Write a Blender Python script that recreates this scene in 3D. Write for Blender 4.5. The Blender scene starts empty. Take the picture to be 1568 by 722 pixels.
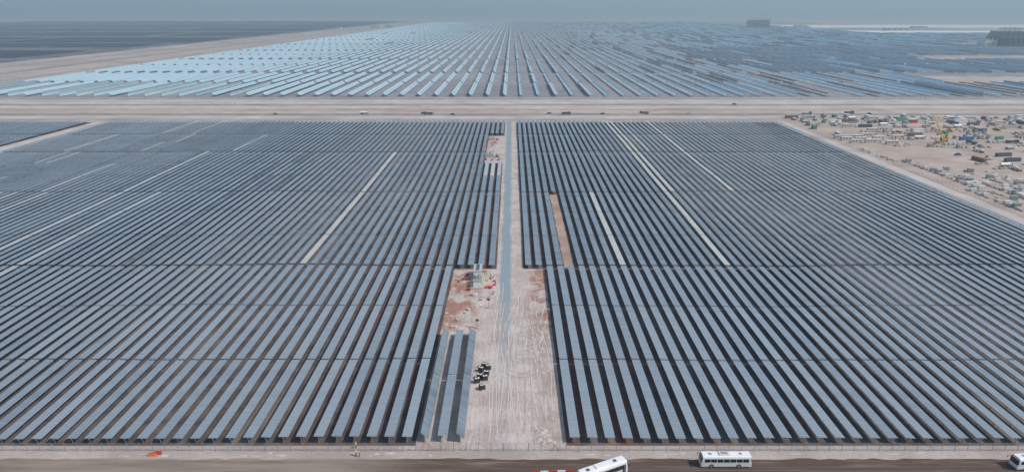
import bpy, math, random
from mathutils import Vector, Matrix
R = random.Random(7)
rad = math.radians
scene = bpy.context.scene
COL = scene.collection

# ------------------------------------------------------------------ materials
def newmat(name):
    m = bpy.data.materials.new(name); m.use_nodes = True
    nt = m.node_tree; b = nt.nodes['Principled BSDF']
    return m, nt, b
def c4(c): return (c[0], c[1], c[2], 1)
def simple(name, col, rough=.6, metal=0, var=.15, scale=1.5):
    m, nt, b = newmat(name)
    tc = nt.nodes.new('ShaderNodeTexCoord'); n = nt.nodes.new('ShaderNodeTexNoise')
    n.inputs['Scale'].default_value = scale; n.inputs['Detail'].default_value = 4
    nt.links.new(tc.outputs['Object'], n.inputs['Vector'])
    mx = nt.nodes.new('ShaderNodeMix'); mx.data_type = 'RGBA'
    mx.inputs[6].default_value = c4([x*(1-var) for x in col]); mx.inputs[7].default_value = c4([min(1, x*(1+var)) for x in col])
    nt.links.new(n.outputs['Fac'], mx.inputs[0]); nt.links.new(mx.outputs[2], b.inputs['Base Color'])
    b.inputs['Roughness'].default_value = rough; b.inputs['Metallic'].default_value = metal
    return m
class G:
    """small node-graph helper"""
    def __init__(s, nt): s.nt = nt; s.tc = nt.nodes.new('ShaderNodeTexCoord')
    def lk(s, a, b): s.nt.links.new(a, b)
    def noise(s, scale, detail=5, rough=.55, sc=(1,1,1), dist=0):
        mp = s.nt.nodes.new('ShaderNodeMapping'); mp.inputs['Scale'].default_value = sc
        s.lk(s.tc.outputs['Object'], mp.inputs[0])
        n = s.nt.nodes.new('ShaderNodeTexNoise'); n.inputs['Scale'].default_value = scale
        n.inputs['Detail'].default_value = detail; n.inputs['Roughness'].default_value = rough
        n.inputs['Distortion'].default_value = dist
        s.lk(mp.outputs[0], n.inputs['Vector']); return n.outputs['Fac']
    def math(s, op, a, b=None, c=None):
        n = s.nt.nodes.new('ShaderNodeMath'); n.operation = op
        for i, v in enumerate((a, b, c)):
            if v is None: continue
            if isinstance(v, (int, float)): n.inputs[i].default_value = v
            else: s.lk(v, n.inputs[i])
        return n.outputs[0]
    def ss(s, v, lo, hi, a=0, b=1):
        n = s.nt.nodes.new('ShaderNodeMapRange'); n.interpolation_type = 'SMOOTHSTEP'
        if lo > hi: lo, hi, a, b = hi, lo, b, a
        n.inputs[1].default_value = lo; n.inputs[2].default_value = hi
        n.inputs[3].default_value = a; n.inputs[4].default_value = b
        s.lk(v, n.inputs[0]); return n.outputs[0]
    def mix(s, f, a, b):
        n = s.nt.nodes.new('ShaderNodeMix'); n.data_type = 'RGBA'
        for i, v in ((0, f), (6, a), (7, b)):
            if isinstance(v, (int, float)): n.inputs[i].default_value = v
            elif isinstance(v, tuple): n.inputs[i].default_value = c4(v)
            else: s.lk(v, n.inputs[i])
        return n.outputs[2]
    def xyz(s):
        n = s.nt.nodes.new('ShaderNodeSeparateXYZ'); s.lk(s.tc.outputs['Object'], n.inputs[0]); return n.outputs
    def bump(s, h, b, dist=.1, st=.5):
        n = s.nt.nodes.new('ShaderNodeBump'); n.inputs['Strength'].default_value = st; n.inputs['Distance'].default_value = dist
        s.lk(h, n.inputs['Height']); s.lk(n.outputs[0], b.inputs['Normal'])

SAND_A = (.35, .29, .26); SAND_B = (.49, .425, .385)
def sand_mat(name, a=SAND_A, b_=SAND_B, big=.004):
    m, nt, b = newmat(name); g = G(nt)
    n1 = g.noise(big, 6); n2 = g.noise(.06, 6, .65); n3 = g.noise(.9, 4)
    f = g.math('ADD', g.math('MULTIPLY', n1, .45), g.math('ADD', g.math('MULTIPLY', n2, .4), g.math('MULTIPLY', n3, .15)))
    f = g.ss(f, .38, .62)
    c = g.mix(f, a, b_)
    c = g.mix(g.ss(g.noise(.012, 5, .6, (1, 3, 1)), .5, .68, 0, .55), c, tuple(x*.72 for x in a))
    g.lk(c, b.inputs['Base Color']); b.inputs['Roughness'].default_value = .95
    b.inputs['Specular IOR Level'].default_value = .15
    g.bump(g.noise(.7, 6, .6), b, .25, .6)
    return m
M_sand = sand_mat('sand')
M_yard = sand_mat('yard_sand', (.36, .28, .235), (.49, .40, .345), .02)
M_trofloor = sand_mat('mirror_field_ground', (.21, .205, .22), (.32, .31, .325), .006)
M_pale = sand_mat('pale_gravel', (.7, .7, .68), (.8, .8, .78), .01)
M_track = sand_mat('track_sand', (.42, .365, .33), (.54, .485, .445), .02)
M_rowgap = sand_mat('bare_row_sand', (.33, .23, .18), (.46, .36, .30), .05)

def corridor_mat():
    m, nt, b = newmat('corridor_sand'); g = G(nt); x, y, z = g.xyz()
    n2 = g.noise(.12, 7, .65); n3 = g.noise(1.1, 5, .6)
    f = g.ss(g.math('ADD', g.math('MULTIPLY', n2, .7), g.math('MULTIPLY', n3, .3)), .36, .62)
    c = g.mix(f, (.40, .33, .29), (.57, .50, .455))
    st = g.ss(g.noise(.11, 7, .75), .45, .56)
    side = g.ss(g.math('ABSOLUTE', g.math('ADD', x, 3)), 7, 12)
    yy = g.math('MULTIPLY', g.ss(y, 190, 215), g.ss(y, 264, 256))
    c = g.mix(g.math('MULTIPLY', g.math('MULTIPLY', st, side), g.math('MULTIPLY', yy, .85)), c, (.36, .13, .075))
    c = g.mix(g.math('MULTIPLY', g.math('MULTIPLY', st, side), .35), c, (.28, .18, .14))
    streak = g.noise(1.0, 5, .7, (.5, .07, 1), 2.5)
    c = g.mix(g.math('MULTIPLY', g.ss(streak, .5, .64), .28), c, (.30, .25, .225))
    c = g.mix(g.math('MULTIPLY', g.ss(streak, .44, .32), .3), c, (.62, .565, .52))
    w = g.math('ADD', g.math('MULTIPLY', g.math('SUBTRACT', g.noise(.05, 4), .5), 2.4), g.math('MULTIPLY', g.math('SUBTRACT', g.noise(.8, 5), .5), 1.8))
    d = g.math('ABSOLUTE', g.math('ADD', g.math('ADD', x, 2.6), w))
    lane = g.math('MULTIPLY', g.ss(d, 2.9, 1.3), g.ss(y, 165, 240, .15, 1))
    c = g.mix(g.math('MULTIPLY', lane, .85), c, g.mix(n3, (.16, .245, .29), (.25, .34, .385)))
    g.lk(c, b.inputs['Base Color']); b.inputs['Roughness'].default_value = .95
    b.inputs['Specular IOR Level'].default_value = .15
    g.bump(g.math('ADD', n3, streak), b, .35, .7)
    return m
M_corr = corridor_mat()
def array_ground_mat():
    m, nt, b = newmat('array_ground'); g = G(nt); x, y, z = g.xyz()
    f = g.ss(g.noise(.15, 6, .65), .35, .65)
    c = g.mix(f, (.075, .062, .062), (.145, .12, .115))  # dark gravel, its colour also carrying the shade between panel rows
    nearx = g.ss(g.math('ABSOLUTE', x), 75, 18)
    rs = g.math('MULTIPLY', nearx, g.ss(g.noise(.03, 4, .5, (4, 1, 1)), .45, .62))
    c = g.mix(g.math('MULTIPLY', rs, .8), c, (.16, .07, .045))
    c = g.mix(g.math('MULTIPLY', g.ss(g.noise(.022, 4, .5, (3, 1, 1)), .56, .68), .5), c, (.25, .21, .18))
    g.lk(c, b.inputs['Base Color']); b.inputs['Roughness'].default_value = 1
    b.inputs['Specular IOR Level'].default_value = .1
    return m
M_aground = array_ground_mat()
def road_mat():
    m, nt, b = newmat('dusty_asphalt'); g = G(nt); x, y, z = g.xyz()
    f = g.noise(.5, 6, .65, (.25, 1.4, 1))
    c = g.mix(f, (.07, .045, .034), (.135, .093, .072))
    c = g.mix(g.math('MULTIPLY', g.ss(g.noise(.35, 6, .7, (.15, 1.6, 1)), .50, .68), .6), c, (.27, .21, .17))
    c = g.mix(g.math('MULTIPLY', g.ss(x, -15, -45), g.ss(g.noise(.3, 5, .6, (.1, 1.5, 1)), .3, .6, .3, .9)), c, (.30, .245, .205))
    g.lk(c, b.inputs['Base Color']); b.inputs['Roughness'].default_value = .9
    b.inputs['Specular IOR Level'].default_value = .2
    g.bump(g.noise(2, 5), b, .05, .4)
    return m
M_road = road_mat()
M_farroad = sand_mat('far_road_dirt', (.23, .195, .18), (.33, .29, .265), .02)

def panel_mat():
    m, nt, b = newmat('dusty_photovoltaic_glass'); g = G(nt); x, y, z = g.xyz()
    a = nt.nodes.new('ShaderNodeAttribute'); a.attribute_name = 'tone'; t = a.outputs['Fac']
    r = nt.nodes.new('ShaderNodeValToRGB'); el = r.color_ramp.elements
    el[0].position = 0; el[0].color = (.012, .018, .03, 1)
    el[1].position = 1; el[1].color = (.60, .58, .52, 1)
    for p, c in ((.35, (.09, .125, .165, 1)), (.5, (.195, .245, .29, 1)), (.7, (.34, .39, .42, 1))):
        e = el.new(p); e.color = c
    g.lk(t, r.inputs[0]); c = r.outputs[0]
    dust = g.noise(.09, 5, .6)
    c = g.mix(g.ss(dust, .35, .7, 0, .35), c, (.28, .31, .32))
    fr = g.math('FRACT', g.math('DIVIDE', y, 1.13))
    line = g.math('LESS_THAN', fr, .09)
    c = g.mix(g.math('MULTIPLY', line, .6), c, (.035, .045, .06))
    nm = g.math('FRACT', g.math('MULTIPLY', g.math('SINE', g.math('MULTIPLY', g.math('FLOOR', g.math('DIVIDE', y, 1.13)), 12.9898)), 4375.85))
    c = g.mix(g.math('MULTIPLY', nm, .2), c, (.38, .42, .44))
    g.lk(c, b.inputs['Base Color']); b.inputs['Roughness'].default_value = .22
    b.inputs['IOR'].default_value = 1.55; b.inputs['Specular IOR Level'].default_value = .8
    return m
M_panel = panel_mat()
M_frame = simple('panel_frame_back', (.12, .13, .15), .5, .3)
M_steel = simple('galvanised_steel', (.35, .36, .37), .45, .6)
M_mirror, nt_, b_ = newmat('trough_mirror'); g_ = G(nt_)
g_.lk(g_.mix(g_.noise(.02, 4), (.52, .73, .80), (.72, .87, .92)), b_.inputs['Base Color'])
b_.inputs['Metallic'].default_value = .45; b_.inputs['Roughness'].default_value = .28
M_mback = simple('trough_back', (.45, .50, .56), .5, 0, .3, .02)
M_white = simple('white_paint', (.78, .78, .77), .35, 0, .05)
M_dirtywhite = simple('dirty_white', (.62, .60, .56), .6, 0, .12)
M_glass = simple('dark_glass', (.02, .025, .03), .08, 0, .1)
M_black = simple('black_plastic', (.025, .025, .027), .6)
M_rubber = simple('rubber', (.03, .03, .03), .8)
M_red = simple('red_plastic', (.50, .05, .035), .5)
M_orange = simple('orange_paint', (.60, .16, .04), .5)
M_yellow = simple('yellow_paint', (.75, .42, .04), .45)
M_green = simple('green_paint', (.10, .33, .20), .5)
M_blue = simple('blue_paint', (.06, .15, .33), .45)
M_beige = simple('beige_paint', (.58, .50, .43), .6)
M_brown = simple('brown_wood', (.22, .13, .08), .8)
M_wood = simple('pallet_wood', (.45, .35, .27), .85)
M_grey = simple('grey_paint', (.28, .30, .31), .5)
M_ltgrey = simple('light_grey_paint', (.45, .47, .46), .5)
M_conc = simple('concrete', (.42, .40, .37), .9)
M_dkgrey = simple('dark_grey_paint', (.09, .1, .12), .5)
M_steeldark = simple('dark_steelwork', (.045, .055, .075), .6)
M_hiviz = simple('hi_vis_fabric', (.55, .75, .06), .8)
M_navy = simple('work_trousers', (.03, .04, .09), .9)
M_skin = simple('skin', (.30, .17, .11), .6)
M_lamp = simple('lamp_lens', (.85, .8, .7), .15)
M_pv_far = simple('far_photovoltaic_glass', (.02, .026, .05), .6, 0, .3, .01)
M_pv_far.node_tree.nodes['Principled BSDF'].inputs['Specular IOR Level'].default_value = .2

# ------------------------------------------------------------------ mesh builder
class MB:
    def __init__(s): s.v = []; s.f = []; s.m = []; s.t = []; s.mats = []
    def mi(s, mat):
        if mat not in s.mats: s.mats.append(mat)
        return s.mats.index(mat)
    def add(s, vs, fs, mat, M=None, tone=.5):
        o = len(s.v)
        if M is not None: vs = [M @ Vector(p) for p in vs]
        s.v += [tuple(p) for p in vs]
        ms = mat if isinstance(mat, list) else [mat]*len(fs)
        for f, mm in zip(fs, ms):
            s.f.append([i+o for i in f]); s.m.append(s.mi(mm)); s.t.append(tone)
    def box(s, c, d, mat, rz=0, M=None, top=1.0):
        x, y, z = d[0]/2, d[1]/2, d[2]/2
        vs = [(-x,-y,-z),(x,-y,-z),(x,y,-z),(-x,y,-z),(-x*top,-y*top,z),(x*top,-y*top,z),(x*top,y*top,z),(-x*top,y*top,z)]
        fs = [(3,2,1,0),(4,5,6,7),(0,1,5,4),(1,2,6,5),(2,3,7,6),(3,0,4,7)]
        T = Matrix.Translation(c) @ Matrix.Rotation(rz, 4, 'Z')
        if M is not None: T = M @ T
        s.add(vs, fs, mat, T)
    def cyl(s, a, b, r, mat, n=12, r2=None):
        a = Vector(a); b = Vector(b); d = b-a; r2 = r if r2 is None else r2
        q = d.to_track_quat('Z', 'Y').to_matrix()
        vs = []
        for k, (p, rr) in enumerate(((a, r), (b, r2))):
            for i in range(n):
                t = 2*math.pi*i/n; vs.append(p + q @ Vector((rr*math.cos(t), rr*math.sin(t), 0)))
        fs = [(i, (i+1) % n, n+(i+1) % n, n+i) for i in range(n)] + [tuple(range(n-1, -1, -1)), tuple(range(n, 2*n))]
        s.add(vs, fs, mat)
    def prism(s, prof, axis, a, b, mat, capmat=None, M=None):
        n = len(prof); vs = []
        for t in (a, b):
            for p in prof: vs.append((t, p[0], p[1]) if axis == 'x' else (p[0], t, p[1]))
        fs = [(i, (i+1) % n, n+(i+1) % n, n+i) for i in range(n)] + [tuple(range(n-1, -1, -1)), tuple(range(n, 2*n))]
        ms = [mat]*n + [capmat or mat]*2
        s.add(vs, fs, ms, M)
    def mesh(s, name):
        me = bpy.data.meshes.new(name); me.from_pydata(s.v, [], s.f)
        for m in s.mats: me.materials.append(m)
        me.polygons.foreach_set('material_index', s.m)
        at = me.attributes.new('tone', 'FLOAT', 'FACE'); at.data.foreach_set('value', s.t)
        me.update(); return me
    def obj(s, name, loc=(0,0,0), rz=0, bevel=0):
        return place(s.mesh(name), name, loc, rz, bevel)
def place(me, name, loc=(0,0,0), rz=0, bevel=0):
    o = bpy.data.objects.new(name, me); COL.objects.link(o); o.location = loc; o.rotation_euler = (0, 0, rz)
    if bevel:
        b = o.modifiers.new('bevel', 'BEVEL'); b.width = bevel; b.segments = 2; b.limit_method = 'ANGLE'; b.angle_limit = rad(50)
    return o
def sheet(name, x0, x1, y0, y1, z, mat):
    b = MB(); b.add([(x0,y0,z),(x1,y0,z),(x1,y1,z),(x0,y1,z)], [(0,1,2,3)], mat); return b.obj(name)
def ragged(name, x0, x1, y0, y1, z, mat, amp, step, skew=0):
    """sheet with uneven edges"""
    r = random.Random(len(name)*31 + int(x0)+int(y0)); pts = []
    def edge(ax, ay, bx, by):
        n = max(2, int(math.hypot(bx-ax, by-ay)/step))
        for i in range(n):
            t = i/n; yy = ay+(by-ay)*t
            pts.append((ax+(bx-ax)*t + r.uniform(-amp, amp)+skew*(yy-y0), yy + r.uniform(-amp, amp), z))
    edge(x0,y0,x1,y0); edge(x1,y0,x1,y1); edge(x1,y1,x0,y1); edge(x0,y1,x0,y0)
    b = MB(); b.add(pts, [tuple(range(len(pts)))], mat); return b.obj(name)

# ------------------------------------------------------------------ ground & roads
sheet('ground', -30000, 30000, -3000, 40000, 0, M_sand)
sheet('sand_corridor', -27.4, 17.5, 139.2, 652, .004, M_corr)
ragged('service_road', -400, 400, 124, 136.2, .008, M_road, .35, 2.5)
ragged('perimeter_road', -900, 1200, 692, 706, .02, M_farroad, 1.2, 15)
ragged('gravel_road', -900, 1400, 770, 778, .02, M_farroad, 1.0, 15)
ragged('dirt_track', -900, 1400, 824, 832, .02, M_farroad, .8, 15)
ragged('dirt_track', -900, 1400, 664, 667, .02, M_farroad, .8, 15)
ragged('dirt_track', -900, 1400, 735, 738, .02, M_farroad, .8, 15)
ragged('light_verge', -900, 1400, 742, 764, .016, M_track, 1.5, 12)
ragged('light_verge', -900, 1400, 784, 818, .016, M_track, 1.5, 12)
ragged('light_verge', -900, 700, 670, 688, .016, M_track, 1.5, 12)
ragged('field_edge_track', 252, 260, 200, 655, .012, M_track, .7, 6)
ragged('field_side_track', -395, -381, 300, 655, .012, M_track, .7, 8)
ragged('construction_yard_ground', 262, 640, 300, 684, .024, M_yard, 3, 12)
ragged('mirror_field_ground', -720, 2600, 842, 7000, .03, M_trofloor, 4, 40)
ragged('sand_patch', 640, 1000, 980, 1120, .08, M_sand, 12, 25)
ragged('sand_patch', 900, 1250, 1500, 1640, .08, M_sand, 12, 25)
ragged('pale_gravel_area', 1750, 5200, 3300, 3800, .10, M_pale, 30, 120)
ragged('pale_gravel_area', 1900, 6200, 4500, 5400, .10, M_pale, 40, 150)
ragged('haul_road', -870, -850, 850, 7000, .08, M_farroad, 4, 60)
ragged('haul_road', -960, -945, 850, 7000, .08, M_farroad, 4, 60)
ragged('haul_road', -770, -762, 850, 7000, .08, M_farroad, 3, 60)

# ------------------------------------------------------------------ photovoltaic arrays
SP = 4.29
def zt(x, y):
    return .24*math.sin(x*.021+y*.013) + .18*math.sin(x*.047-y*.031+1.3) + .10*math.sin(y*.09+x*.11)
def table(b, x, y0, y1, tilt, tone, w=2.45, posts=True, h=1.75):
    ca, sa = math.cos(tilt), math.sin(tilt); hw = w/2; vs = []
    for y in (y0, y1):
        z = h + zt(x, y)
        for sx, th in ((-1, .03), (1, .03), (1, -.03), (-1, -.03)):
            vs.append((x + sx*hw*ca + th*sa, y, z - sx*hw*sa + th*ca))
    fs = [(0,1,5,4), (1,2,6,5), (2,3,7,6), (3,0,4,7), (3,2,1,0), (4,5,6,7)]
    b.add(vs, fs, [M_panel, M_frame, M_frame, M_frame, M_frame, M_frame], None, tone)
    vs = []
    for y in (y0-.25, y1+.25):
        z = h + zt(x, y) - .14
        for dx, dz in ((-.07, .07), (.07, .07), (.07, -.07), (-.07, -.07)): vs.append((x+dx, y, z+dz))
    b.add(vs, fs, M_steel)
    if posts:
        n = max(2, int((y1-y0)/7)); 
        for i in range(n+1):
            y = y0+.2 + (y1-y0-.4)*i/n; z = h + zt(x, y) - .2
            b.box((x, y, z/2), (.11, .16, z), M_steel)
def array(xs, y0, y1, ntab, seed, style, posts=True, gsheet=True):
    r = random.Random(seed); b = MB(); L = (y1-y0)/ntab
    for x in xs:
        rt = r.gauss(0, .024); rtilt = r.gauss(0, rad(1.2))
        glint = x < -180 and r.random() < .10  # some far-left rows get a pale tone that paints in white glints
        for k in range(ntab):
            a = y0+k*L+(.0 if k == 0 else .28); e = y0+(k+1)*L-(.0 if k == ntab-1 else .28)
            st = style(x, (a+e)/2, r)
            if st is None: continue
            tone, tl = st
            if glint and tone > .3 and r.random() < .8: tone = .78
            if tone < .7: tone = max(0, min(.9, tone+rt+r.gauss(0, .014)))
            table(b, x+r.uniform(-.03, .03), a, e, rad(tl)+rtilt+r.gauss(0, rad(.6)), tone, posts=posts)
    o = b.obj('solar_panel_array')
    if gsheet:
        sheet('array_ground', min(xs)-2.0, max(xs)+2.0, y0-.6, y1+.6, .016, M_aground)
    return o
L0, R0 = -8.3, 6.7
def rng(a, b_, start):
    k0 = math.ceil((a-start)/SP-1e-6); k1 = math.floor((b_-start)/SP+1e-6)
    return [start+k*SP for k in range(k0, k1+1)]
def near(x, t): return abs(x-t) < SP/2
def style(x, y, r):
    base = .52 + .03*math.sin(x*.013+y*.01); tl = 2.0
    if y > 220: base -= .03  # tone drops in steps with distance, painting in the changing sky reflection
    if y > 262: base -= .06
    if y > 380: base -= .03
    if y > 498: base -= .03
    if x < 0:
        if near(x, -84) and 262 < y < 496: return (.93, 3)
        if y < 380 and near(x, -203) : return (.78, 3)  # pale tone on this row and the next paints in a glint
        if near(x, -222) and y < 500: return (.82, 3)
        if -165 < x < -135 and 380 < y < 496 and r.random() < .7 and int(abs(x)) % 3: return (.12, 9)  # low tones down this branch colour in the duller reflection of tilted tables
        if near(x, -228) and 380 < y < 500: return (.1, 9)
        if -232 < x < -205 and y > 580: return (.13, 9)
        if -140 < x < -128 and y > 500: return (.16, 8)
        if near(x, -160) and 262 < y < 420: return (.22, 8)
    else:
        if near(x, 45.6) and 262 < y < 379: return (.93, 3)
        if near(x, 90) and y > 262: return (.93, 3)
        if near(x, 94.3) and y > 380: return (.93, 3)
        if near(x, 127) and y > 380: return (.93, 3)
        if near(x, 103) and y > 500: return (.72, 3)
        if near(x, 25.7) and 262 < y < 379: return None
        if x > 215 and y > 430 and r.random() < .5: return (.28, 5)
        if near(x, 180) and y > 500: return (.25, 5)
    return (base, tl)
SEGS = [(142, 259.8, 3), (261.2, 379.2, 3), (380.4, 495.8, 3), (498, 572, 2), (574, 646, 2)]
for i, (a, e, n) in enumerate(SEGS):
    rl = L0 if i in (1, ) else (L0 - 4*SP if i == 0 else L0 - 3*SP)
    xl = rng(-378, rl+.1, L0)
    xr = rng(R0 if i else R0+2*SP, 249, R0)
    if i == 4: xl = rng(-378, L0+.1, L0)
    array(xl, a, e, n, 10+i, style, posts=i < 3)
    array(xr, a, e, n, 20+i, style, posts=i < 3)
    if i >= 2: array(rng(-640, -398, L0), a, e, n, 30+i, style, posts=False)
for x in xr:
    if near(x, 25.7): ragged('bare_row_ground', x-2.3, x+1.9, 262, 379, .022, M_rowgap, .25, 2)
b = MB()
for x, tl, tone in ((-21.3, 42, .36), (-16.9, 4, .52), (-12.6, 38, .34)):
    for k in range(2):
        table(b, x, 142.5+k*29.3, 171.4+k*29.3, rad(tl), tone)
b.obj('solar_panel_array')
b = MB()
for k, x in enumerate(rng(-20, -7, L0)):
    table(b, x, 381, 420, rad(3), .42); table(b, x, 420.5, 464, rad(3), .93 if k % 2 else .8)
b.obj('solar_panel_array')
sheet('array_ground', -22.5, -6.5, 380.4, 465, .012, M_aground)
# far-left dark photovoltaic field
b = MB(); r = random.Random(3)
M_dground = sand_mat('dark_field_ground', (.10, .095, .105), (.19, .175, .175), .01)
ragged('dark_array_ground', -4500, -1030, 1250, 7500, .06, M_dground, 8, 60)
ybands = [(1280, 1500), (1540, 1900), (2020, 2300), (2330, 2800), (2950, 3500), (3650, 4300), (4450, 5500), (5700, 7200)]
for (ya, yb) in ybands:
    x = -1060 - r.uniform(0, 60)
    while x > -4400:
        run = r.randint(8, 30)
        a = ya + r.uniform(0, 40); e = yb - r.uniform(0, 60)
        for i in range(run):
            w = 4.4
            b.add([(x-w, a, 2.4), (x+w, a, 1.2), (x+w, e, 1.2), (x-w, e, 2.4)], [(0,1,2,3)], M_pv_far); x -= 13.5
        x -= r.choice((10, 25, 90))
b.obj('dark_solar_field')

# ------------------------------------------------------------------ parabolic troughs
def trough(b, x, y0, y1, rot, A=2.75, f=1.75, zc=3.4, n=6, fine=True):
    pts = []
    for i in range(n+1):
        p = -A + 2*A*i/n; pts.append((p, p*p/(4*f)-.9))
    ca, sa = math.cos(rot), math.sin(rot)
    P = [(x + p*ca + q*sa, zc - p*sa + q*ca) for p, q in pts]
    Q = [(x + p*ca + (q-.14)*sa, zc - p*sa + (q-.14)*ca) for p, q in pts]
    vs = [(p[0], y0, p[1]) for p in P] + [(p[0], y1, p[1]) for p in P]
    m = n+1
    b.add(vs, [(i, i+1, m+i+1, m+i) for i in range(n)], M_mirror)
    vs = [(p[0], y0, p[1]) for p in Q] + [(p[0], y1, p[1]) for p in Q]
    b.add(vs, [(m+i, m+i+1, i+1, i) for i in range(n)], M_mback)
    if fine:
        fx, fz = x + (f-.9)*sa, zc + (f-.9)*ca
        b.cyl((fx, y0, fz), (fx, y1, fz), .12, M_dkgrey, 5)
        L = y1-y0; k = max(2, int(L/24))
        for i in range(k+1):
            b.box((x - .9*sa, y0 + L*i/k, 1.5), (.35, .35, 3.0), M_steel)
r = random.Random(11)
XS = [-702 + 21*i for i in range(int(3200/21))]
yy = 850; seg = 0
while yy < 6500:
    L = 148; b = MB()
    for x in XS:
        if yy > 900 and 640 < x < 1000 and yy < 1120: continue
        if 900 < x < 1250 and 1480 < yy < 1640: continue
        if x > 1700 and yy > 3200: continue
        if 1380 < x < 1600 and 1950 < yy < 2260: continue
        if r.random() < .015: continue
        rot = rad(33 + r.gauss(0, 2))
        if x > 0: rot = rad(r.choice((-22, -22, -30, 15)) + r.gauss(0, 3))
        if x < -330 and yy < 1000: rot = rad(100 + r.gauss(0, 5))
        if x < -330 and yy < 1000 and r.random() < .12: rot = rad(30)
        if x > 430 and 1100 < yy < 1900 and r.random() < .75: rot = rad(r.choice((85, 100)) + r.gauss(0, 4))
        elif x > 250 and r.random() < .22: rot = rad(r.uniform(20, 90))
        trough(b, x, yy, yy+L, rot, fine=yy < 2200, n=6 if yy < 2500 else 4)
    b.obj('parabolic_mirror_array')
    yy += L+ (26 if seg % 2 else 9); seg += 1

# ------------------------------------------------------------------ fences
def fence(name, x0, x1, y, step, h, pw, along='x', wires=4):
    b = MB(); n = int((x1-x0)/step)
    for i in range(n+1):
        t = x0+i*step
        p = (t, y) if along == 'x' else (y, t)
        lean = R.uniform(-.04, .04)
        b.cyl((p[0], p[1], 0), (p[0]+lean, p[1]+lean, h), pw, M_steel, 6)
        if along == 'x':
            b.cyl((p[0]+lean, p[1]+lean, h), (p[0]+lean, p[1]-.3, h+.3), pw*.8, M_steel, 5)
            if i % 10 == 0: b.cyl((p[0], p[1], h*.9), (p[0]+1.2, p[1], 0), pw, M_steel, 6)
    for k in range(wires):
        z = .15+(h-.2)*k/(wires-1)
        if along == 'x': b.box(((x0+x1)/2, y, z), (x1-x0, .025, .025), M_steel)
        else: b.box((y, (x0+x1)/2, z), (.025, x1-x0, .025), M_steel)
    return b.obj(name)
fence('wire_fence', -230, 230, 139.3, 3.0, 2.2, .06, wires=7)
fence('wire_fence', -700, 262, 652, 4, 2.4, .10, wires=5)
fence('wire_fence', -1000, 1500, 838, 5, 3.0, .15, wires=6)
fence('wire_fence', 142, 650, 262, 4, 2.2, .06, along='y', wires=4)

# ------------------------------------------------------------------ tyre tracks
M_trA = simple('tyre_track_light', (.60, .545, .50), .95, 0, .12)
M_trB = simple('tyre_track_dark', (.36, .30, .265), .95, 0, .15)
M_trC = simple('tyre_track_on_road', (.15, .11, .09), .95, 0, .15)
b = MB(); r = random.Random(5)
zl = [.008]
def ribbon(pts, w, mat):
    zl[0] += .0006; z = zl[0]; vs = []
    for i, p in enumerate(pts):
        a = Vector(pts[max(0, i-1)]); c = Vector(pts[min(len(pts)-1, i+1)]); d = (c-a).normalized(); n = Vector((-d.y, d.x))
        ww = w*(.6+.4*math.sin(i*.7)**2)/2
        vs += [(p[0]+n.x*ww, p[1]+n.y*ww, z), (p[0]-n.x*ww, p[1]-n.y*ww, z)]
    b.add(vs, [(2*i, 2*i+1, 2*i+3, 2*i+2) for i in range(len(pts)-1)], mat)
for k in range(26):
    x = r.uniform(-5, 11); ph = r.uniform(0, 6); am = r.uniform(.5, 3.0); fr = r.uniform(.02, .08); drift = r.uniform(-.05, .05)
    y0 = r.uniform(141, 200); y1 = min(262, y0+r.uniform(20, 80)); m = r.choice((M_trA, M_trB)); 
    for off in (-.9, .9):
        ribbon([(x+off+am*math.sin(fr*y+ph)+drift*(y-y0), y) for y in [y0+i*1.5 for i in range(int((y1-y0)/1.5))]], .22, m)
for k in range(14):
    cx, cy = r.uniform(1, 6), r.uniform(182, 212); rr = r.uniform(4, 7.5); a0 = r.uniform(-2.6, 0); a1 = a0+r.uniform(1.2, 3.0); m = r.choice((M_trA, M_trB, M_trB))
    for off in (-.9, .9):
        ribbon([(cx+(rr+off)*math.cos(a0+(a1-a0)*i/30), cy+(rr+off)*1.3*math.sin(a0+(a1-a0)*i/30)) for i in range(31)], .28, m)
for k in range(10):
    y = r.uniform(126.5, 134.5); x0 = r.uniform(-120, 0)
    ribbon([(x0+i*3, y+.5*math.sin(i*.1+k)) for i in range(50)], .25, M_trC)
b.obj('tyre_tracks')
def heap(name, x, y, rx, ry, h, mat, seed):
    r = random.Random(seed); b = MB(); n, m = 18, 6; vs = [(x, y, h)]
    for j in range(1, m+1):
        for i in range(n):
            t = 2*math.pi*i/n; q = j/m
            vs.append((x+rx*q*math.cos(t)*(1+r.uniform(-.12, .12)), y+ry*q*math.sin(t)*(1+r.uniform(-.12, .12)), max(.0, h*(1-q)**1.2*(1+r.uniform(-.3, .3))) + (.02 if j < m else -.02)))
    fs = [(0, 1+i, 1+(i+1) % n) for i in range(n)]
    for j in range(m-1):
        for i in range(n): fs.append((1+j*n+i, 1+(j+1)*n+i, 1+(j+1)*n+(i+1) % n, 1+j*n+(i+1) % n))
    b.add(vs, fs, mat); return b.obj(name)
for i in range(12):
    heap('sand_heap', 9+R.uniform(-4, 4), 144.5+R.uniform(-2, 4), R.uniform(.7, 1.6), R.uniform(.6, 1.2), R.uniform(.2, .7), M_track, i)
for i in range(26):
    heap('sand_heap', R.uniform(-120, 130), 137.9+R.uniform(-.6, .8), R.uniform(.6, 1.8), R.uniform(.25, .5), R.uniform(.1, .3), M_track, 50+i)

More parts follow.
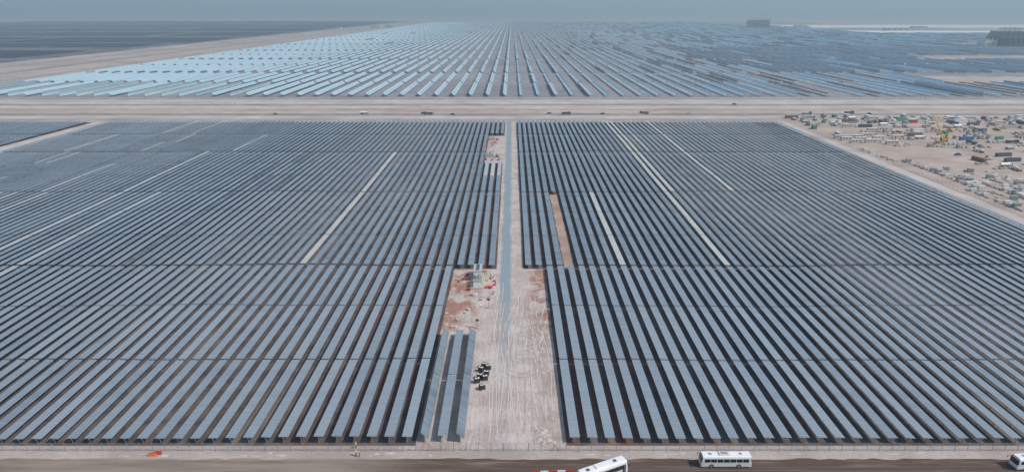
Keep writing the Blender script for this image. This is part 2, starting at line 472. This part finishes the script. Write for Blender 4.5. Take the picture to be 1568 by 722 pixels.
# ------------------------------------------------------------------ vehicles
def wheel(b, x, y, r=.5, w=.3):
    s = 1 if y > 0 else -1
    b.cyl((x, y-s*w, r), (x, y, r), r, M_rubber, 18)
    b.cyl((x, y, r), (x, y+s*.02, r), r*.55, M_grey, 14)
def bus(L=11.6, W=2.5, H=3.05, coach=False):
    """front toward +x"""
    b = MB(); h = L/2; w = W/2
    side = [(-w, .38), (w, .38), (w, 1.3), (w-.03, H-.35), (w-.14, H-.12), (w-.4, H), (-w+.4, H), (-w+.14, H-.12), (-w+.03, H-.35), (-w, 1.3)]
    b.prism(side, 'x', -h+.15, h-.35, M_white)
    n = len(side)
    def nose(xa, xb, sgn):
        vs = [(xa, p[0], p[1]) for p in side] + [(xb - (.35*sgn if p[1] > 2 else 0), p[0]*.93, min(p[1], H-.12)) for p in side]
        fs = [(i, (i+1) % n, n+(i+1) % n, n+i) for i in range(n)] + [tuple(range(n, 2*n))]
        if sgn < 0: fs = [tuple(reversed(f)) for f in fs]
        b.add(vs, fs, M_white)
    nose(h-.35, h, 1); nose(-h+.15, -h, -1)
    b.add([(h+.012, -w*.86, 1.35), (h+.012, w*.86, 1.35), (h-.33, w*.82, 2.5), (h-.33, -w*.82, 2.5)], [(0,1,2,3)], M_glass)
    b.add([(h+.014, -w*.86, 1.35), (h+.014, w*.86, 1.35), (h-.10, w*.86, 2.02), (h-.10, -w*.86, 2.02)], [(0,1,2,3)], M_glass)
    b.box((h-.06, 0, 2.2), (.16, W*.84, .75), M_glass)
    b.box((-h+.05, 0, 2.1), (.14, W*.74, .62), M_glass)
    z0, z1 = (1.42, 2.55) if coach else (1.55, 2.4)
    nwin = 7; x0 = -h+.6; x1 = h-.7; sw = (x1-x0)/nwin
    for s in (-1, 1):
        for i in range(nwin):
            g = .03 if coach else .11
            b.box((x0+(i+.5)*sw, s*(w-.012), (z0+z1)/2), (sw-g, .03, z1-z0), M_glass)
        b.box((0, s*(w+.006), .62), (L-1.4, .02, .08), M_grey)
        b.box((0, s*(w+.006), 1.25), (L-.8, .02, .06), M_blue if coach else M_grey)
        for x in ((h-2.4), (-h+2.9)): 
            b.cyl((x, s*(w-.25), .5), (x, s*(w+.012), .5), .60, M_black, 18)
        wheel(b, h-2.4, s*(w+.03)); wheel(b, -h+2.9, s*(w+.03))
        b.box((h-.02, s*w*.72, .85), (.08, .42, .2), M_lamp)
        b.box((-h+.0, s*w*.78, .95), (.06, .22, .42), M_red)
        b.cyl((h-.2, s*(w-.05), 2.45), (h+.25, s*(w+.28), 2.3), .03, M_black, 6)
        b.box((h+.25, s*(w+.28), 2.05), (.1, .22, .42), M_black)
    b.box((h-1.05, -(w+.006), 1.45), (.85, .025, 2.0), M_glass)
    b.box((h-1.05, -(w+.02), 1.45), (.04, .03, 2.0), M_white)
    b.box((h+.02, 0, .5), (.12, W*.9, .26), M_grey); b.box((-h-.02, 0, .5), (.12, W*.9, .26), M_grey)
    if coach:
        b.box((-.6, 0, H+.10), (3.2, 1.6, .22), M_white, top=.92); b.box((3.2, 0, H+.05), (.8, .8, .1), M_dkgrey)
        b.box((-4, 0, H+.05), (.8, .8, .1), M_dkgrey)
    else:
        b.box((.4, 0, H+.11), (2.6, 1.5, .24), M_dirtywhite, top=.9); b.box((.4, 0, H+.24), (1.6, .9, .03), M_grey)
        b.box((-3.4, 0, H+.04), (.7, .7, .08), M_grey); b.box((3.6, 0, H+.04), (.7, .7, .08), M_grey)
    return b.mesh('bus')
mb = bus(); mc = bus(12.2, 2.55, 3.4, True)
place(mb, 'white_bus', (49.3, 134.0, .03), math.pi, .03)
place(mc, 'white_coach', (20.4, 129.5, .03), rad(27), .03)
place(mb, 'white_bus', (121.2, 133.6, .03), math.pi+rad(6), .03)

def car_mesh(paint, pickup=False):
    b = MB(); w = .92
    body = [(-2.4, .35), (2.4, .35), (2.45, .8), (2.3, 1.0), (1.2, 1.08), (-2.35, 1.08), (-2.45, .8)]
    b.prism([(p[0], p[1]) for p in body], 'y', -w, w, paint)
    if pickup:
        cab = [(-.5, 1.08), (1.25, 1.08), (.55, 1.72), (-.4, 1.74)]
        b.box((-1.45, 0, 1.10), (1.6, 1.5, .05), M_dkgrey)
        for s in (-1, 1): b.box((-1.45, s*.86, 1.2), (1.8, .08, .22), paint)
        b.box((-2.38, 0, 1.2), (.08, 1.7, .22), paint)
    else:
        cab = [(-2.2, 1.08), (1.25, 1.08), (.5, 1.74), (-1.9, 1.76)]
    b.prism(cab, 'y', -w*.84, w*.84, M_glass)
    rx0, rx1 = cab[3][0]+.03, cab[2][0]-.02
    b.box(((rx0+rx1)/2, 0, 1.775), (rx1-rx0, w*1.6, .06), paint)
    for s in (-1, 1):
        for x in (1.5, -1.5): wheel(b, x, s*.95, .36, .24)
        b.box((.35, s*w*.845, 1.4), (.08, .03, .65), paint)
        b.box((2.42, s*.62, .82), (.08, .36, .16), M_lamp); b.box((-2.43, s*.7, .85), (.06, .2, .26), M_red)
        b.box((.95, s*1.0, 1.15), (.14, .18, .14), M_black)
    return b.mesh('car')
def truck_mesh(cabp, load):
    b = MB()
    b.box((0, 0, .85), (9.0, .9, .25), M_dkgrey)
    cab = [(2.6, .7), (4.6, .7), (4.65, 1.6), (4.35, 2.9), (2.6, 3.0)]
    b.prism(cab, 'y', -1.2, 1.2, cabp)
    b.add([(4.66, -1.05, 1.75), (4.66, 1.05, 1.75), (4.40, 1.02, 2.72), (4.40, -1.02, 2.72)], [(0,1,2,3)], M_glass)
    for s in (-1, 1):
        b.box((3.6, s*1.205, 2.15), (1.1, .02, .8), M_glass)
        for x in (3.5, -2.2, -3.5): wheel(b, x, s*1.2, .5, .35)
        b.box((4.68, s*.9, 1.0), (.06, .35, .2), M_lamp)
    if load == 'flat':
        b.box((-1.1, 0, 1.15), (6.8, 2.45, .16), M_brown)
        for i in range(4): b.box((-3.6+i*1.6, 0, 1.75), (1.3, 2.0, 1.0), M_dirtywhite)
    elif load == 'tank':
        b.cyl((-4.4, 0, 2.1), (2.3, 0, 2.1), 1.1, M_white, 18); b.box((-1, 0, 3.22), (4, .5, .08), M_grey)
        b.cyl((-1, 0, 3.1), (-1, 0, 3.4), .35, M_grey, 10)
    else:
        b.box((-1.1, 0, 1.1), (6.8, 2.4, .12), M_dkgrey)
        for s in (-1, 1): b.box((-1.1, s*1.18, 1.75), (6.8, .07, 1.2), cabp)
        b.box((-4.45, 0, 1.75), (.07, 2.3, 1.2), cabp); b.box((2.25, 0, 1.85), (.07, 2.3, 1.4), cabp)
        b.box((-1.1, 0, 1.6), (6.5, 2.2, .9), M_track, top=.8)
    return b.mesh('truck')
def container_mesh(mat, L=6.06):
    b = MB(); W = 2.44; H = 2.6
    b.box((0, 0, H/2), (L-.1, W-.1, H-.1), mat)
    n = int(L/.28)
    for s in (-1, 1):
        for i in range(n): b.box((-L/2+.2+i*(L-.4)/(n-1), s*(W/2-.045), H/2), (.13, .05, H-.3), mat)
        for z in (.07, H-.07): b.box((0, s*(W/2-.04), z), (L-.2, .09, .14), mat)
        for x in (-L/2+.06, L/2-.06): b.box((x, s*(W/2-.06), H/2), (.13, .13, H), mat)
    for y in (-.75, -.25, .25, .75): b.cyl((L/2-.03, y, .25), (L/2-.03, y, H-.2), .03, M_steel, 6)
    for i in range(int(L/.6)): b.box((-L/2+.4+i*.6, 0, H-.045), (.25, W-.3, .05), mat)
    return b.mesh('container')
def cabin_mesh(mat, L=9.0):
    b = MB(); W = 3.0; H = 2.7
    b.box((0, 0, .15+H/2), (L, W, H), mat); b.box((0, 0, H+.23), (L+.3, W+.3, .14), M_dirtywhite)
    for x in (-L/2+.4, 0, L/2-.4):
        for y in (-1.1, 1.1): b.box((x, y, .08), (.4, .4, .16), M_conc)
    for s in (-1, 1):
        for i in range(3):
            b.box((-L/2+1.6+i*2.6, s*(W/2+.01), 1.85), (1.1, .04, .9), M_glass); b.box((-L/2+1.6+i*2.6, s*(W/2+.03), 1.38), (1.2, .08, .06), M_white)
    b.box((L/2-.8, -(W/2+.012), 1.2), (.9, .04, 2.05), M_grey); b.box((L/2-.8, -(W/2+.5), .12), (1.1, .9, .2), M_steel)
    b.box((L/2+.2, .4, 2.0), (.35, .8, .6), M_white)
    return b.mesh('cabin')
def pallets_mesh(mat, seed):
    r = random.Random(seed); b = MB()
    for s in (-.5, 0, .5): b.box((0, s, .07), (2.2, .1, .1), M_wood)
    for i in range(7): b.box((-1+i*.333, 0, .135), (.2, 1.15, .025), M_wood)
    k = r.randint(1, 3); z = .15
    for i in range(k):
        h = r.uniform(.4, .7); b.box((r.uniform(-.05, .05), r.uniform(-.04, .04), z+h/2), (2.1, 1.1, h), mat); z += h
        b.box((0, 0, z+.02), (2.15, 1.14, .04), M_wood if r.random() < .3 else mat); z += .04
    return b.mesh('pallets')
def drum_mesh():
    b = MB()
    for y in (-.5, .5): b.cyl((0, y-.05, 1), (0, y+.05, 1), 1.0, M_wood, 20); 
    b.cyl((0, -.45, 1), (0, .45, 1), .68, M_dkgrey, 16)
    for y in (-.57, .57): b.cyl((0, y-.02, 1), (0, y+.02, 1), .2, M_brown, 8)
    return b.mesh('drum')
def pipes_mesh(mat):
    b = MB()
    for j in range(3):
        for i in range(5-j): b.cyl((-4, -1+i*.5+j*.25, .35+j*.43), (4, -1+i*.5+j*.25, .35+j*.43), .24, mat, 10)
    for x in (-2.5, 2.5): b.box((x, 0, .05), (.2, 2.8, .1), M_wood)
    return b.mesh('pipes')
def excavator_mesh():
    b = MB()
    for s in (-1, 1): b.box((0, s*1.1, .4), (3.8, .5, .8), M_dkgrey, top=.85)
    b.box((0, 0, .95), (1.6, 1.6, .3), M_dkgrey); b.box((-.5, 0, 1.6), (3.2, 2.4, 1.0), M_yellow); b.box((.7, .75, 2.5), (1.3, .9, 1.2), M_glass); b.box((.7, .75, 3.13), (1.35, .95, .08), M_yellow)
    b.cyl((1.0, -.2, 1.8), (3.6, -.2, 4.3), .22, M_yellow, 8); b.cyl((3.6, -.2, 4.3), (5.4, -.2, 2.0), .18, M_yellow, 8)
    b.box((5.3, -.2, 1.5), (.8, .9, .9), M_dkgrey, top=.6)
    return b.mesh('excavator')
paints = [M_white, M_white, M_dkgrey, M_grey, M_blue, M_red]
cars = [car_mesh(p, i % 2 == 0) for i, p in enumerate(paints)]
trucks = [truck_mesh(M_white, 'flat'), truck_mesh(M_white, 'tank'), truck_mesh(M_yellow, 'tip'), truck_mesh(M_blue, 'flat'), truck_mesh(M_dkgrey, 'tip')]
conts = [container_mesh(m, L) for m, L in ((M_beige, 12.19), (M_grey, 6.06), (M_green, 6.06), (M_blue, 12.19), (M_dirtywhite, 6.06), (M_red, 6.06), (M_brown, 12.19), (M_dkgrey, 12.19), (M_white, 12.19))]
contw = [conts[i] for i in (0, 0, 1, 4, 4, 7, 7, 7, 7, 8, 8, 3, 6, 6, 2, 5)]
truckw = [trucks[i] for i in (0, 0, 1, 1, 0, 4, 4, 3)]
cabins = [cabin_mesh(M_beige), cabin_mesh(M_dirtywhite), cabin_mesh(M_beige, 12)]
pals = [pallets_mesh(m, i) for i, m in enumerate((M_dirtywhite, M_dirtywhite, M_beige, M_wood, M_white, M_grey))]
drum = drum_mesh(); pipes = [pipes_mesh(M_brown), pipes_mesh(M_grey), pipes_mesh(M_beige)]
exc = excavator_mesh()

for x, y, k in ((-91, 704, 2), (-81, 703, 0), (-60, 696, 2), (38, 703, 4), (92, 700, 2), (128, 694, 0), (182, 705, 0), (364, 700, 2), (-240, 697, 3), (-310, 772, 0), (250, 775, 2)):
    place(cars[k], 'parked_car' if k % 2 else 'pickup_truck', (x, y, .03), rad(R.choice((0, 180))+R.uniform(-6, 6)))
for x, y, k in ((-150, 700, 1), (-85, 697, 4), (55, 698, 4), (135, 702, 4), (300, 699, 3), (345, 703, 4)):
    place(trucks[k], 'truck', (x, y, .03), rad(R.choice((0, 180))))

# ------------------------------------------------------------------ construction yard
r = random.Random(21)
occ = []
def free(x, y, d):
    for a, c, e in occ:
        if abs(a-x) < (d+e)*.55 and abs(c-y) < (d+e)*.42: return False
    occ.append((x, y, d)); return True
def put(kind, me, x, y, rz, d, s=1):
    if free(x, y, d): place(me, kind, (x, y, .03), rz).scale = (s, s, s)
def crane(x, y, a=160):
    b = MB()
    b.box((0, 0, 1.2), (9, 2.6, .6), M_yellow); b.box((4.2, 0, 2.1), (1.6, 2.4, 1.3), M_yellow); b.box((5.02, 0, 2.3), (.05, 2.0, .8), M_glass)
    for s in (-1, 1):
        for xx in (-3.5, -2.1, 2.2, 3.6): wheel(b, xx, s*1.3, .6, .4)
        for xx in (-4.2, 3.0): b.box((xx, s*2.4, .9), (.4, 2.4, .25), M_yellow); b.box((xx, s*3.5, .45), (.3, .3, .9), M_steel); b.box((xx, s*3.5, .05), (.9, .9, .1), M_dkgrey)
    b.box((-1, 0, 2.3), (4.4, 2.4, 1.5), M_yellow); b.box((-3.6, 0, 2.3), (1.0, 2.6, 1.2), M_dkgrey); b.box((.6, 1.0, 3.3), (1.6, .9, 1.2), M_glass)
    b.cyl((-2, 0, 3.1), (5, 0, 15), .5, M_yellow, 8); b.cyl((5, 0, 15), (9, 0, 22), .34, M_yellow, 8)
    b.cyl((.6, 0, 2.4), (2.2, 0, 10), .16, M_steel, 8); b.cyl((9, 0, 22), (9, 0, 9), .05, M_black, 5); b.box((9, 0, 8.7), (.4, .3, .7), M_red)
    return b.obj('mobile_crane', (x, y, .03), rad(a))
crane(342, 540); occ.append((342, 540, 14))
for x, y, a in ((310, 548, 30), (358, 560, 200), (385, 600, 120)): put('excavator', exc, x, y, rad(a), 5)
for x, y, k, a in ((272, 552, 0, 4), (283, 551, 1, 2), (272, 560, 2, 0), (286, 562, 0, -3), (300, 556, 1, 6), (315, 596, 0, 8), (328, 600, 2, 0), (320, 606, 1, 4), (276, 575, 1, 90),
                   (345, 580, 0, 20), (352, 590, 2, 15), (300, 535, 0, 0), (330, 532, 1, -5), (305, 618, 2, 0), (274, 540, 0, 0), (288, 541, 2, 0), (299, 570, 2, 0), (318, 560, 1, 0), (334, 610, 0, 0)):
    put('site_cabin', cabins[k], x, y, rad(a), 9)
put('shipping_container', conts[2], 270, 610, rad(80), 7, 1.3); put('shipping_container', conts[2], 372, 655, rad(10), 8, 1.4)
put('shipping_container', conts[5], 378, 644, rad(5), 7)
for i in range(260):   # upper belt of vehicles, containers
    x = r.uniform(272, 560); y = r.uniform(626, 682); k = r.random(); a = rad(r.choice((0, 90, 180, 10, 80))+r.uniform(-8, 8))
    if k < .35: put('shipping_container', r.choice(contw), x, y, a, 9)
    elif k < .65: put('truck', r.choice(truckw), x, y, a, 8)
    elif k < .85: put('pickup_truck', r.choice(cars[:4]), x, y, a, 5)
    else: put('site_cabin', r.choice(cabins), x, y, a, 9)
for i in range(170):
    x = r.uniform(296, 470); y = r.uniform(440, 625); k = r.random(); a = rad(r.choice((0, 90, 12))+r.uniform(-8, 8))
    if x < 318 and y < 525: continue
    if k < .18: put('shipping_container', r.choice(contw), x, y, a, 9)
    elif k < .30: put('truck', r.choice(truckw), x, y, a, 8)
    elif k < .40: put('pickup_truck', r.choice(cars[:4]), x, y, a, 5)
    elif k < .56: put('pipe_stack', r.choice(pipes), x, y, a, 7)
    elif k < .66: put('cable_drum', drum, x, y, a, 3)
    else:
        for j in range(r.randint(3, 7)): put('pallet_stack', r.choice(pals), x+j*3.6, y+r.uniform(-.3, .3), rad(90+r.uniform(-4, 4)), 2, 1.4)
for k in range(2): put('truck', trucks[1], 324+k*9, 448+k*4, rad(8), 7)
for k in range(3): put('shipping_container', conts[7], 350+k*3, 470+k*9, rad(12), 9)
for j in range(14): put('cable_drum', drum, 420+ (j % 5)*3.2, 560+(j//5)*4, rad(r.uniform(0, 40)), 2, 1.3)
for j in range(12): put('pipe_stack', pipes[0], 405+(j % 4)*12, 520+(j//4)*14, rad(80), 7)
for xx, ya, yb, dens in ((277, 392, 472, .95), (282, 398, 465, .9), (287, 405, 450, .8), (270.5, 318, 392, .92), (275, 300, 388, .92), (281, 300, 380, .7), (290, 335, 405, .95), (295, 345, 402, .9), (301, 372, 440, .8), (307, 372, 425, .8), (268, 470, 520, .7), (287, 300, 330, .8), (313, 395, 440, .7)):
    y = ya
    while y < yb:
        if r.random() < dens:
            o = place(pals[r.choice((0, 0, 1, 1, 4, 4, 4, 5, 3))], 'pallet_stack', (xx+r.uniform(-.5, .5)+(y-ya)*-.02, y, .03), rad(r.uniform(-6, 6))); o.scale = (1.7, 1.7, 1.4)
        y += r.choice((2.2, 2.4, 2.4, 3, 5))
for i in range(9): place(r.choice(pals), 'pallet_stack', (-405-i*3, 560+r.uniform(-3, 3), .02), r.uniform(0, 3))

# ------------------------------------------------------------------ inverter stations
def station(x, y, rz=0, s=1):
    b = MB()
    b.box((0, 0, .15), (3.6, 13.0, .3), M_conc)
    b.box((0, 2.6, 1.75), (2.44, 6.0, 2.7), M_white)
    for i in range(9):
        b.box((-1.235, .1+i*.62, 1.7), (.05, .42, 2.0), M_grey); b.box((1.235, .1+i*.62, 1.7), (.05, .42, 2.0), M_grey)
    b.box((0, 2.6, 3.16), (2.6, 6.2, .1), M_ltgrey)
    for i in range(3): b.cyl((0, .9+i*1.7, 3.2), (0, .9+i*1.7, 3.45), .55, M_dkgrey, 14)
    b.box((0, -2.4, 1.3), (1.5, 2.2, 2.0), M_grey)
    for sgn in (-1, 1):
        for i in range(8): b.box((sgn*1.0, -3.3+i*.26, 1.25), (.5, .06, 1.6), M_ltgrey)
    b.cyl((-.2, -3.0, 2.7), (-.2, -1.8, 2.7), .3, M_ltgrey, 12)
    for i in range(3): b.cyl((.4, -3.0+i*.6, 2.3), (.4, -3.0+i*.6, 2.9), .09, M_brown, 8)
    b.box((0, -5.0, 1.2), (2.0, 1.6, 1.8), M_white); b.box((0, -5.0, 2.15), (2.2, 1.8, .1), M_grey)
    for sgn in (-1, 1):
        for i in range(7): b.cyl((sgn*1.75, -6.3+i*2.1, .3), (sgn*1.75, -6.3+i*2.1, 1.4), .04, M_yellow, 6)
        b.box((sgn*1.75, 0, 1.4), (.05, 12.7, .05), M_yellow)
    o = b.obj('inverter_station', (x, y, .01), rz); o.scale = (s, s, s); return o
station(-13.4, 248, 0, 1.3); station(-13.2, 484, rad(90)); station(-14, 552, rad(90), .8)
def jersey(x, y, rz, mat):
    b = MB(); prof = [(-.3, 0), (.3, 0), (.27, .2), (.1, .4), (.08, .85), (-.08, .85), (-.1, .4), (-.27, .2)]
    b.prism(prof, 'x', -.9, .9, mat); b.box((0, 0, .88), (.3, .12, .06), mat)
    return b.obj('plastic_barrier', (x, y, .03), rz)
r = random.Random(9)
for i in range(20):
    a = r.uniform(0, 6.28); x = -13.4+(5.5+r.uniform(-1, 2))*math.cos(a); y = 247+10*math.sin(a)
    jersey(x, y, a+1.57, r.choice((M_red, M_red, M_white)))
for i in range(8): jersey(-13+r.uniform(-8, 8), 476+r.uniform(-4, 3), r.uniform(0, 3), r.choice((M_red, M_white)))
for i in range(6): jersey(-13+r.uniform(-7, 8), 541+r.uniform(-4, 3), r.uniform(0, 3), r.choice((M_red, M_orange)))
for i in range(2): jersey(-85.2+i*1.0, 137.5+.5*i, rad(5), M_red if i % 2 else M_orange)
for i in range(5): jersey(5.4+i*1.95, 130.6+.1*i, rad(3), M_white if i % 2 else M_red)
for i in range(24):
    x = r.uniform(-24, -6); y = r.uniform(206, 257)
    if abs(x+13.4) < 3.5 and y > 236: continue
    place(r.choice(pals), 'pallet_stack', (x, y, .01), r.uniform(0, 3)).scale = (.6, .6, .6)
for i in range(10): place(r.choice(pals), 'pallet_stack', (r.uniform(-24, -8), r.uniform(500, 560), .01), r.uniform(0, 3))
def mast(x, y, h):
    b = MB(); b.box((0, 0, .2), (.9, .9, .4), M_conc); b.cyl((0, 0, .4), (0, 0, h), .08, M_steel, 8, .05)
    b.box((.35, 0, h*.55), (.45, .3, .6), M_white); b.cyl((-.6, 0, h-.3), (.6, 0, h-.3), .03, M_steel, 6)
    b.cyl((.55, 0, h-.3), (.55, 0, h), .09, M_white, 8); b.box((-.55, 0, h-.15), (.3, .14, .14), M_black)
    b.add([(-.5, -.3, h*.75), (.5, -.3, h*.75), (.5, .25, h*.75+.5), (-.5, .25, h*.75+.5)], [(0,1,2,3)], M_pv_far)
    return b.obj('weather_mast', (x, y, .01))
mast(-8.1, 231, 5); mast(-8.3, 222, 4); mast(-11.5, 206, 3.5)
def crate(x, y, rz):
    b = MB()
    for s in (-.45, 0, .45): b.box((0, s, .07), (1.3, .1, .12), M_wood)
    b.box((0, 0, .14), (1.35, 1.15, .03), M_wood); b.box((0, 0, .72), (1.25, 1.05, 1.1), M_black, top=.97)
    b.box((0, -.15, 1.30), (1.1, .6, .06), M_dirtywhite); b.box((0, 0, .75), (1.27, .06, 1.0), M_dkgrey)
    b.cyl((0, 0, 1.33), (0, 0, 1.42), .16, M_black, 10)
    o = b.obj('black_storage_crate', (x, y, .01), rz); o.scale = (1.2, 1.2, 1.2); return o
for x, y in ((-8.2, 179.6), (-7.0, 178.5), (-9.0, 177.2), (-7.4, 175.0), (-9.2, 173.2), (-7.7, 172.4), (-9.9, 171.0), (-8.3, 167.4)):
    crate(x, y, R.uniform(-.5, .5))

# ------------------------------------------------------------------ air cooled condensers
def condenser(x, y, W, D, H):
    b = MB(); nx = 8; ny = 4; deck = H*.45
    for i in range(nx+1):
        for j in range(ny+1):
            b.box((-W/2+W*i/nx, -D/2+D*j/ny, deck/2), (2.2, 2.2, deck), M_steeldark)
    for i in range(nx):
        xa, xb = -W/2+W*i/nx, -W/2+W*(i+1)/nx
        b.cyl((xa, -D/2, 0), (xb, -D/2, deck), .7, M_steeldark, 5); b.cyl((xb, -D/2, 0), (xa, -D/2, deck), .7, M_steeldark, 5)
    b.box((0, 0, deck+1.5), (W+4, D+4, 3), M_steeldark)
    for i in range(nx):
        xa, xb = -W/2+W*i/nx, -W/2+W*(i+1)/nx; xm = (xa+xb)/2
        b.prism([(xa+.4, deck+3), (xb-.4, deck+3), (xm+.8, H*.82), (xm-.8, H*.82)], 'y', -D/2, D/2, M_dkgrey)
        b.cyl((xm, -D/2-1, H*.84), (xm, D/2+1, H*.84), 1.6, M_steel, 8)
    for i in range(nx+1): b.box((-W/2+W*i/nx, -D/2-1, (deck+H)/2), (1.0, 1.0, H-deck), M_steeldark)
    b.box((0, -D/2-1, H), (W+2, 1.2, 1.4), M_steeldark); b.box((0, -D/2-1, H*.72), (W+2, .8, 1.2), M_steeldark)
    b.cyl((W/2+10, 0, 0), (W/2+10, 0, H*1.1), 3, M_grey, 14, 2.4)
    b.box((-W/2-22, 0, 9), (30, 40, 18), M_dirtywhite); b.box((-W/2-22, 0, 18.4), (31, 41, .8), M_grey)
    for i in range(5): b.box((-W/2-33+i*5.5, -20.1, 8), (2.4, .3, 6), M_glass)
    return b.obj('air_cooled_condenser', (x, y, 0))
condenser(1500, 2120, 120, 70, 50); condenser(1530, 4450, 125, 70, 54)
def shed(x, y, w, d, h, mat):
    b = MB(); b.box((0, 0, h/2), (w, d, h), mat); b.prism([(-w/2-1, h), (w/2+1, h), (0, h*1.3)], 'y', -d/2-1, d/2+1, M_grey)
    for i in range(4): b.box((-w/2+w*(i+.5)/4, -d/2-.06, h*.4), (w*.1, .15, h*.6), M_dkgrey)
    return b.obj('warehouse', (x, y, 0))
for x, y, w in ((1750, 4300, 90), (1660, 4500, 60), (2100, 3900, 120), (2450, 4300, 90), (-820, 4300, 60), (-780, 4550, 50), (-1000, 4100, 40), (1750, 2350, 60), (1300, 4700, 70), (1900, 4700, 80), (2800, 4000, 110)):
    shed(x, y, w, 40, 10, M_dirtywhite)

# ------------------------------------------------------------------ people
def person(x, y, rz, vest=M_hiviz, lean=0, arm=.3, name='construction_worker'):
    V = []; E = []; RD = []
    def ch(par, pts):
        for p, rr in pts:
            V.append(p); RD.append(rr)
            if par is not None: E.append((par, len(V)-1))
            par = len(V)-1
        return par
    pel = ch(None, [((0, 0, .96), .15)])
    chest = ch(pel, [((0, .01, 1.15), .135), ((0, .0, 1.36), .16)])
    neck = ch(chest, [((0, 0, 1.50), .065), ((0, .01, 1.57), .06)])
    ch(neck, [((0, .02, 1.64), .095), ((0, .02, 1.72), .10)])
    for s in (-1, 1):
        ch(pel, [((s*.10, 0, .90), .10), ((s*.12, .03*s+.02, .50), .062), ((s*.13, .06*s-.04, .10), .042), ((s*.14, .06*s+.10, .04), .04)])
        sh = ch(chest, [((s*.20, 0, 1.42), .065), ((s*.27, .02, 1.15), .045), ((s*.27, arm*.5+.05, 1.00 if arm else .9), .034)])
        hx, hy, hz = V[sh]
        palm = ch(sh, [((hx, hy+.06, hz-.04), .03)])
        for k in range(4): ch(palm, [((hx-.027+.018*k, hy+.11, hz-.06), .009), ((hx-.03+.02*k, hy+.13-.005*abs(k-1.5), hz-.09), .008)])
        ch(palm, [((hx-s*.04, hy+.07, hz-.05), .010), ((hx-s*.05, hy+.10, hz-.06), .009)])
    me = bpy.data.meshes.new('p'); me.from_pydata(V, E, [])
    o = bpy.data.objects.new('tmp', me); COL.objects.link(o)
    md = o.modifiers.new('s', 'SKIN'); 
    for i, rr in enumerate(RD): me.skin_vertices[0].data[i].radius = (rr, rr*(.72 if i in (0, 1, 2) else 1))
    me.skin_vertices[0].data[0].use_root = True
    ss = o.modifiers.new('u', 'SUBSURF'); ss.levels = 1; ss.render_levels = 1
    dg = bpy.context.evaluated_depsgraph_get(); em = bpy.data.meshes.new_from_object(o.evaluated_get(dg))
    bpy.data.objects.remove(o)
    for m in (vest, M_navy, M_skin, M_black): em.materials.append(m)
    for p in em.polygons:
        c = p.center
        i = 2 if c.z > 1.5 else 0 if c.z > .97 else 1
        if abs(c.x) > .19 and c.z < 1.12 and c.z > .8: i = 2 if c.y > arm*.5 else 0
        if c.z < .1: i = 3
        p.material_index = i; p.use_smooth = True
    b = MB()
    n = 12
    for k in range(4):
        a0, a1 = k*math.pi/8, (k+1)*math.pi/8
        b.cyl((0, .02, 1.73+.12*math.sin(a0)), (0, .02, 1.73+.12*math.sin(a1)+.001), .135*math.cos(a0), M_yellow, n, max(.01, .135*math.cos(a1)))
    b.box((0, .13, 1.735), (.2, .12, .015), M_yellow)
    b.box((0, .128, 1.645), (.022, .03, .04), M_skin)
    for s in (-1, 1): b.box((s*.035, .112, 1.68), (.022, .01, .012), M_black); b.box((s*.1, .02, 1.65), (.015, .03, .05), M_skin)
    b.box((0, .11, 1.605), (.05, .01, .01), M_red)
    body = bpy.data.objects.new('body', em); hm = b.obj('helmet_and_face')
    COL.objects.link(body)
    e = bpy.data.objects.new(name, None); COL.objects.link(e); e.location = (x, y, .01); e.rotation_euler = (0, 0, rz)
    body.parent = e; hm.parent = e
person(-36.9, 137.4, 1.2); person(-37.6, 140.4, -2.0, arm=0); person(-36.0, 137.0, -1.5, M_orange, arm=.3)

# ------------------------------------------------------------------ atmosphere, light, camera
b = MB(); b.box((0, 17500, 225), (60000, 42000, 460), M_white)
haze = b.obj('atmospheric_haze')
hm, nt, pb = newmat('haze_volume'); nt.nodes.remove(pb)
HC = (.64, .84, .92, 1); HD = .00021
vs = nt.nodes.new('ShaderNodeVolumeScatter'); vs.inputs['Color'].default_value = HC
vs.inputs['Density'].default_value = HD; vs.inputs['Anisotropy'].default_value = .1
va = nt.nodes.new('ShaderNodeVolumeAbsorption'); va.inputs['Color'].default_value = HC; va.inputs['Density'].default_value = HD
ad = nt.nodes.new('ShaderNodeAddShader'); nt.links.new(vs.outputs[0], ad.inputs[0]); nt.links.new(va.outputs[0], ad.inputs[1])
nt.links.new(ad.outputs[0], nt.nodes['Material Output'].inputs['Volume'])
haze.data.materials.clear(); haze.data.materials.append(hm)

el, az = rad(47), rad(108)
S = Vector((math.cos(el)*math.sin(az), math.cos(el)*math.cos(az), math.sin(el)))
w = bpy.data.worlds.new('World'); scene.world = w; w.use_nodes = True; nt = w.node_tree
sky = nt.nodes.new('ShaderNodeTexSky'); sky.sky_type = 'NISHITA'; sky.sun_disc = False
sky.sun_elevation = el; sky.sun_rotation = az; sky.dust_density = 1.5; sky.air_density = 1.1; sky.ozone_density = 1.5
nt.links.new(sky.outputs[0], nt.nodes['Background'].inputs[0]); nt.nodes['Background'].inputs[1].default_value = .135
l = bpy.data.lights.new('sun', 'SUN'); l.energy = 3.5; l.angle = rad(1.2); l.color = (1, .95, .88)
lo = bpy.data.objects.new('sun', l); COL.objects.link(lo); lo.rotation_euler = S.to_track_quat('Z', 'Y').to_euler()

cam = bpy.data.cameras.new('camera'); cam.lens = 24; cam.sensor_width = 36; cam.clip_end = 80000; cam.clip_start = .5
co = bpy.data.objects.new('camera', cam); COL.objects.link(co); co.location = (0, 0, 100)
co.rotation_euler = (rad(90-18.22), 0, 0); scene.camera = co
scene.view_settings.view_transform = 'Standard'; scene.view_settings.look = 'None'; scene.view_settings.exposure = 0
